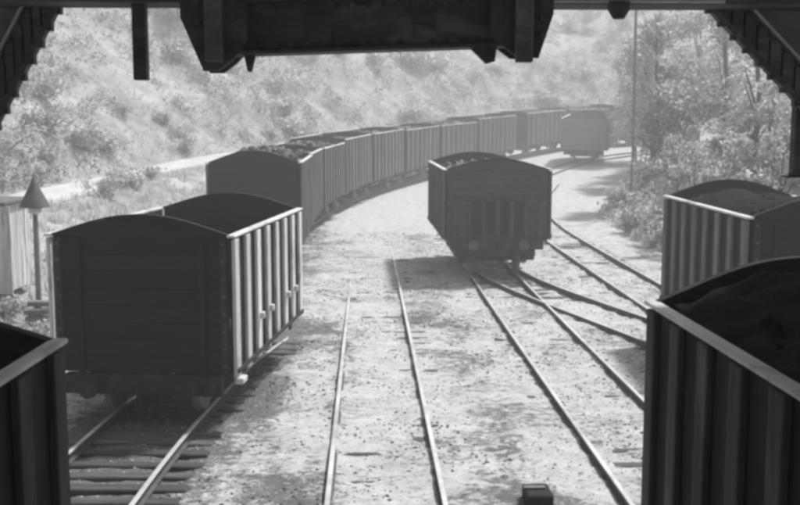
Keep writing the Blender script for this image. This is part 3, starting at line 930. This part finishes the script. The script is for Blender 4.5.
# telegraph pole
px, py = 13.3, 50.0
tp = empty('telegraph_pole', (px, py, gz(px, py))); tag(tp, 'thin telegraph pole standing among the trees on the right bank', 'pole')
m = MB(); m.tube([(0, 0, -.3), (.03, 0, 5), (.0, 0, 11.4)], [.095, .085, .06], 10); m.build('shaft', M_greywood, tp)
m = MB(); m.box(-.9, .9, -.05, .05, 10.9, 11.02, b=.01); m.build('cross_arm', M_bark, tp)
for k in (-.75, -.4, .4, .75):
    m = MB(); m.lathe([(11.021, .02), (11.1, .02), (11.11, .045), (11.19, .03)], 'z', (k, 0, 0), 8); m.build('insulator', M_pale_iron, tp)

# ------------------------------------------------------------------ vegetation
def leaf_cloud(centres, radii, per, size, squash=0.8, mats=3, seed=0):
    g = np.random.default_rng(seed)
    out = []; mi = []
    for (c, r) in zip(centres, radii):
        n = int(per * (r ** 2))
        d = g.normal(size=(n, 3)); d /= np.linalg.norm(d, axis=1)[:, None]
        rad = r * g.uniform(0.25, 1.0, n) ** 0.45 * (1 + .18 * g.normal(size=n))
        p = c + d * rad[:, None] * np.array([1, 1, squash])
        a = g.normal(size=(n, 3)) + d * .5; a /= np.linalg.norm(a, axis=1)[:, None]
        b = np.cross(a, g.normal(size=(n, 3))); b /= np.linalg.norm(b, axis=1)[:, None]
        cc = np.cross(a, b)
        sz = size * g.uniform(.6, 1.5, n)[:, None]
        q = np.stack([p - b * sz, p - cc * sz * .5 + a * sz * .15, p + b * sz, p + cc * sz * .5 + a * sz * .15], 1)
        out.append(q)
        m0 = g.integers(0, 3)
        mm = np.where(g.random(n) < .72, m0, g.integers(0, 3, n)); mi.append(mm)
    return np.concatenate(out), np.concatenate(mi)

def tree_mesh(h, rx, seed, leaf=.10, per=430, nclump=26):
    rr = random.Random(seed)
    cs, rs = [], []
    for k in range(nclump):
        t = rr.random(); zz = h * (.30 + .66 * t)
        prof_ = math.sin(math.pi * min(1, (.12 + .88 * t)) ** .8) ** .6 * rx
        a = rr.uniform(0, 6.283); r = prof_ * math.sqrt(rr.random()) * .95
        cs.append(np.array((r * math.cos(a), r * math.sin(a), zz))); rs.append(rr.uniform(.30, .55) * rx * .62)
    V, mi = leaf_cloud(cs, rs, per, leaf, .75, seed=seed)
    crown = quads_mesh('crown', V, M_leaf, mi)
    m = MB()
    m.tube([(0, 0, -.3), (.06, .03, h * .25), (-.05, .05, h * .55), (.05, 0, h * .85)], [h * .022, h * .018, h * .012, h * .004], 8)
    for k in range(0, nclump, 2):
        c = cs[k]; z0 = max(h * .15, c[2] * .62)
        m.tube([(0.02, 0.02, z0), (c[0] * .5, c[1] * .5, (z0 + c[2]) / 2 + .1), tuple(c)], [h * .009, h * .006, h * .002], 5)
    trunk = m.mesh('trunk', M_bark, True)
    return trunk, crown
def bush_mesh(r, seed, leaf=.09, per=420):
    rr = random.Random(seed)
    n = 9
    cs = [np.array((rr.gauss(0, .42) * r, rr.gauss(0, .42) * r, r * rr.uniform(.25, .8))) for _ in range(n)]
    rs = [rr.uniform(.3, .55) * r for _ in range(n)]
    V, mi = leaf_cloud(cs, rs, per, leaf, .85, seed=seed)
    fol = quads_mesh('foliage', V, M_leaf, mi)
    m = MB()
    for k in range(5):
        c = cs[k]; m.tube([(0, 0, -.15), (c[0] * .5, c[1] * .5, c[2] * .55), tuple(c)], [.04, .028, .01], 5)
    return m.mesh('stem', M_bark), fol

TREES = [tree_mesh(6.5, 2.3, 11), tree_mesh(5.2, 2.2, 12, nclump=22), tree_mesh(7.5, 2.4, 13, nclump=30), tree_mesh(4.2, 2.0, 14, nclump=18)]
BUSHES = [bush_mesh(1.0, 21), bush_mesh(1.0, 22), bush_mesh(1.0, 23), bush_mesh(1.0, 24)]
def add_tree(x, y, k, sc, rz, label, group):
    r = empty('tree', (x, y, gz(x, y) - .1), (0, 0, rz)); r.scale = (sc, sc, sc)
    tag(r, label, 'tree', group)
    link_mesh('trunk', TREES[k][0], r); link_mesh('crown', TREES[k][1], r)
def add_bush(x, y, k, sc, rz, label, group, flat=1.0):
    r = empty('bush', (x, y, gz(x, y) - .08), (0, 0, rz)); r.scale = (sc, sc, sc * flat)
    tag(r, label, 'bush', group)
    link_mesh('stem', BUSHES[k][0], r); link_mesh('foliage', BUSHES[k][1], r)

RT = 'trees on the right bank'
for (x, y, k, sc, lab) in [
    (13.0, 31.0, 3, .95, 'low leafy tree on the bank just behind the ribbed wagon at right'),
    (14.6, 36.0, 1, 1.0, 'bushy tree on the right bank beneath the slanting chute'),
    (16.8, 43.0, 0, 1.15, 'rounded tree on the right bank behind the bushy tree'),
    (13.6, 43.5, 3, .8, 'small pale tree low on the right bank near the tracks'),
    (15.6, 54.0, 2, 1.25, 'tall tree beside the telegraph pole on the right bank'),
    (18.6, 52.0, 0, 1.3, 'broad tree right of the telegraph pole'),
    (19.4, 66.0, 2, 1.35, 'tall hazy tree farther back on the right bank'),
    (22.5, 60.0, 1, 1.6, 'wide hazy tree behind the telegraph pole'),
    (15.8, 33.2, 0, .85, 'sunlit tree on the bank directly above the ribbed wagon'),
    (12.4, 37.5, 3, .8, 'low spreading tree at the foot of the right bank'),
    (17.8, 38.0, 2, .8, 'leaning leafy tree at the right edge of the bank'),
    (24.5, 74.0, 2, 1.5, 'faint tree at the far end of the right bank'),
    (20.6, 71.0, 0, 1.25, 'faint tree standing over the hazy far wagon'),
    (21.0, 78.0, 2, 1.35, 'pale tall tree behind the hazy far wagon'),
    (18.6, 62.0, 3, .9, 'small tree nearest the hazy far wagon')]:
    add_tree(x, y, k, sc, random.uniform(0, 6.28), lab, RT)
# undergrowth on the right bank
n = 0
while n < 46:
    y = random.uniform(28, 70); dd = random.uniform(3.4, 9.5)
    if y < CY: x = D_X + dd
    else:
        r_ = CX - D_X - dd; x = CX - math.sqrt(max(r_ * r_ - (y - CY) ** 2, 0))
    if y > 60 and dd < 5: continue
    add_bush(x, y, random.randrange(4), random.uniform(.6, 1.25), random.uniform(0, 6.28),
             'leafy undergrowth bush on the bank at the right of the tracks', 'bushes on the right bank'); n += 1
# hillside scrub left and behind the train
n = 0
while n < 230:
    s_ = random.uniform(24, 150); off = 13.6 + 46 * random.random() ** 1.5
    x, y, a = curve_pt(s_, off)
    if y < 20: continue
    if float(vnoise(x / 6, y / 6, 44)) < -0.18: continue
    add_bush(x, y, random.randrange(4), random.uniform(.6, 1.7) * (1 + off / 90), random.uniform(0, 6.28),
             'scrubby bush on the pale hillside behind the train', 'bushes on the hillside', random.uniform(.7, 1.1)); n += 1
for (s_, off, sc, lab) in [(44, 8.2, .8, 'dark bush standing just below the pale path at left'), (47.5, 8.6, 1.0, 'second dark bush below the pale path, nearer the train'),
                           (52, 9.0, .7, 'small bush between the pale path and the curved train')]:
    x, y, a = curve_pt(s_, off); add_bush(x, y, random.randrange(4), sc, 1.0, lab, 'bushes below the path')
for (x, y, sc, lab) in [(-9.0, 24.9, .55, 'ragged weeds at the foot of the pale shed'), (-7.6, 22.9, .5, 'low weeds in front of the stacked timber'),
                        (-10.2, 24.6, .6, 'weeds at the left edge below the pale shed')]:
    add_bush(x, y, 2, sc, 2.0, lab, 'weeds round the shed')
for (s_, off, k, sc, lab) in [(62, 34, 0, 1.1, 'grey tree high on the left hillside beside the hanging post'), (70, 30, 1, 1.1, 'rounded tree on the left hillside left of the hanger'),
                              (84, 26, 2, .9, 'hazy tree on the hillside below the overhead beam'), (100, 24, 1, 1.2, 'faint hazy tree on the hillside behind the middle of the train'),
                              (112, 30, 2, 1.1, 'very faint tree on the far hillside above the far wagon'), (56, 22, 3, 1.0, 'low dark tree above the pale path at left')]:
    x, y, a = curve_pt(s_, off); add_tree(x, y, k, sc, random.uniform(0, 6), lab, 'trees on the hillside')

for k in range(34):
    s_ = random.uniform(72, 150); off = random.uniform(22, 62)
    x, y, a = curve_pt(s_, off)
    add_tree(x, y, random.randrange(4), random.uniform(.9, 1.5), random.uniform(0, 6), 'misty tree in the woodland on the far hillside', 'woodland on the far hillside')
# grass tussocks (uncountable)
def tussocks(npt, region, seed, h=.35):
    g = np.random.default_rng(seed)
    P = region(g, npt)
    Z = height(P[:, 0], P[:, 1], False)
    nb = 7
    base = np.repeat(np.stack([P[:, 0], P[:, 1], Z - .03], 1), nb, 0)
    a = g.uniform(0, 6.283, len(base)); hh = h * g.uniform(.4, 1.3, len(base)); lean = g.uniform(.1, .7, len(base))
    base = base + np.stack([g.normal(0, .08, len(base)), g.normal(0, .08, len(base)), np.zeros(len(base))], 1)
    dx, dy = np.cos(a), np.sin(a)
    wv = .028
    l = base + np.stack([-dy * wv, dx * wv, np.zeros_like(a)], 1)
    r_ = base - np.stack([-dy * wv, dx * wv, np.zeros_like(a)], 1)
    t = base + np.stack([dx * lean * hh, dy * lean * hh, hh], 1)
    return np.stack([l, r_, t], 1)
def reg_left(g, n):
    s_ = g.uniform(18, 110, n); off = 4.6 + 30 * g.random(n) ** 1.6
    off = np.where(np.abs(off - 11) < 1.9, off + 4.2, off)
    q = np.array([curve_pt(a, b)[:2] for a, b in zip(s_, off)]); return q
def reg_right(g, n):
    y = g.uniform(18, 75, n); dd = 3.3 + 12 * g.random(n) ** 1.3
    r_ = np.clip(CX - D_X - dd, 1, None)
    x = np.where(y < CY, D_X + dd, CX - np.sqrt(np.clip(r_ ** 2 - (y - CY) ** 2, 0, None))); return np.stack([x, y], 1)
for nm, reg, cnt, lab in (('hillside_grass', reg_left, 9000, 'dry tufted grass over the left hillside'), ('bank_grass', reg_right, 6000, 'tufted grass over the right bank')):
    V = tussocks(cnt, reg, 5 if nm[0] == 'h' else 6)
    o = link_mesh(nm, quads_mesh(nm, V, M_leaf, np.random.default_rng(1).integers(0, 2, len(V)), nper=3)); tag(o, lab, 'grass', kind='stuff')

def scrub(n, reg, seed, name, label):
    g = np.random.default_rng(seed)
    P = reg(g, n)
    keep = (fbm(P[:, 0] / 7, P[:, 1] / 7, 81, 3) + g.uniform(-.35, .35, n)) > -.05
    P = P[keep]
    Z = height(P[:, 0], P[:, 1], False)
    cs = np.stack([P[:, 0], P[:, 1], Z + .18], 1)
    V, mi = leaf_cloud(list(cs), list(g.uniform(.22, .85, len(cs))), 95, .10, .75, seed=seed)
    o = link_mesh(name, quads_mesh(name, V, M_scrub if name[0] == 'h' else M_leaf, mi)); tag(o, label, 'scrub', kind='stuff')
def reg_hill(g, n):
    s_ = 22 + 113 * g.random(n) ** 1.35; off = 13.2 + 45 * g.random(n) ** 1.2
    return np.array([curve_pt(a, b)[:2] for a, b in zip(s_, off)])
scrub(17000, reg_hill, 15, 'hillside_scrub', 'low mottled scrub covering the left hillside')
scrub(3200, reg_right, 16, 'bank_scrub', 'low leafy scrub covering the right bank')

# loose stones and cinders over the yard (uncountable)
def stones(n, seed, mat, name, label, lo, hi, bias):
    g = np.random.default_rng(seed)
    x = g.uniform(-6.5, 9.5, n * 3); y = 11 + 35 * g.random(n * 3) ** 1.4
    keep = (fbm(x / 1.3, y / 1.3, seed, 3) + bias) > g.uniform(-.3, .45, n * 3)
    x, y = x[keep][:n], y[keep][:n]
    z = height(x, y)
    m0 = np.array([(1, 0, 0), (-1, 0, 0), (0, 1, 0), (0, -1, 0), (0, 0, 1), (0, 0, -1)], float)
    F = np.array([(0, 2, 4), (2, 1, 4), (1, 3, 4), (3, 0, 4), (2, 0, 5), (1, 2, 5), (3, 1, 5), (0, 3, 5)])
    k = len(x)
    sz = (lo + (hi * 1.5 - lo) * g.random((k, 1, 1)) ** 2.2) * g.uniform(.6, 1.2, (k, 1, 3)) * np.array([1, 1, .6])
    V = m0[None] * sz * g.uniform(.7, 1.25, (k, 6, 1))
    a = g.uniform(0, 6.283, k); c, s_ = np.cos(a)[:, None], np.sin(a)[:, None]
    X = V[..., 0] * c - V[..., 1] * s_; Y = V[..., 0] * s_ + V[..., 1] * c
    V = np.stack([X + x[:, None], Y + y[:, None], V[..., 2] + z[:, None]], -1)
    T = V[:, F].reshape(-1, 3, 3)
    o = link_mesh(name, quads_mesh(name, T, mat, nper=3)); tag(o, label, 'stones', kind='stuff')
stones(16000, 61, M_stone[0], 'loose_stones', 'pale loose stones scattered over the yard', .008, .030, 0.05)
stones(22000, 62, M_stone[1], 'cinders', 'dark cinders and coal crumbs scattered over the yard', .008, .030, -.03)

# ------------------------------------------------------------------ the hazy air
m = MB(); m.box(-175, 215, -45, 315, -3, max(45.0, float(GZ.max()) + 9))
haze_m = bpy.data.materials.new('haze_air'); haze_m.use_nodes = True
nt = haze_m.node_tree; nt.nodes.clear()
ho = nt.nodes.new('ShaderNodeOutputMaterial'); pv_ = nt.nodes.new('ShaderNodeVolumePrincipled')
pv_.inputs['Color'].default_value = (.95, .95, .95, 1)
pv_.inputs['Density'].default_value = 0.0044
pv_.inputs['Anisotropy'].default_value = 0.3
nt.links.new(pv_.outputs[0], ho.inputs['Volume'])
hb = m.build('haze', haze_m); tag(hb, kind='stuff')
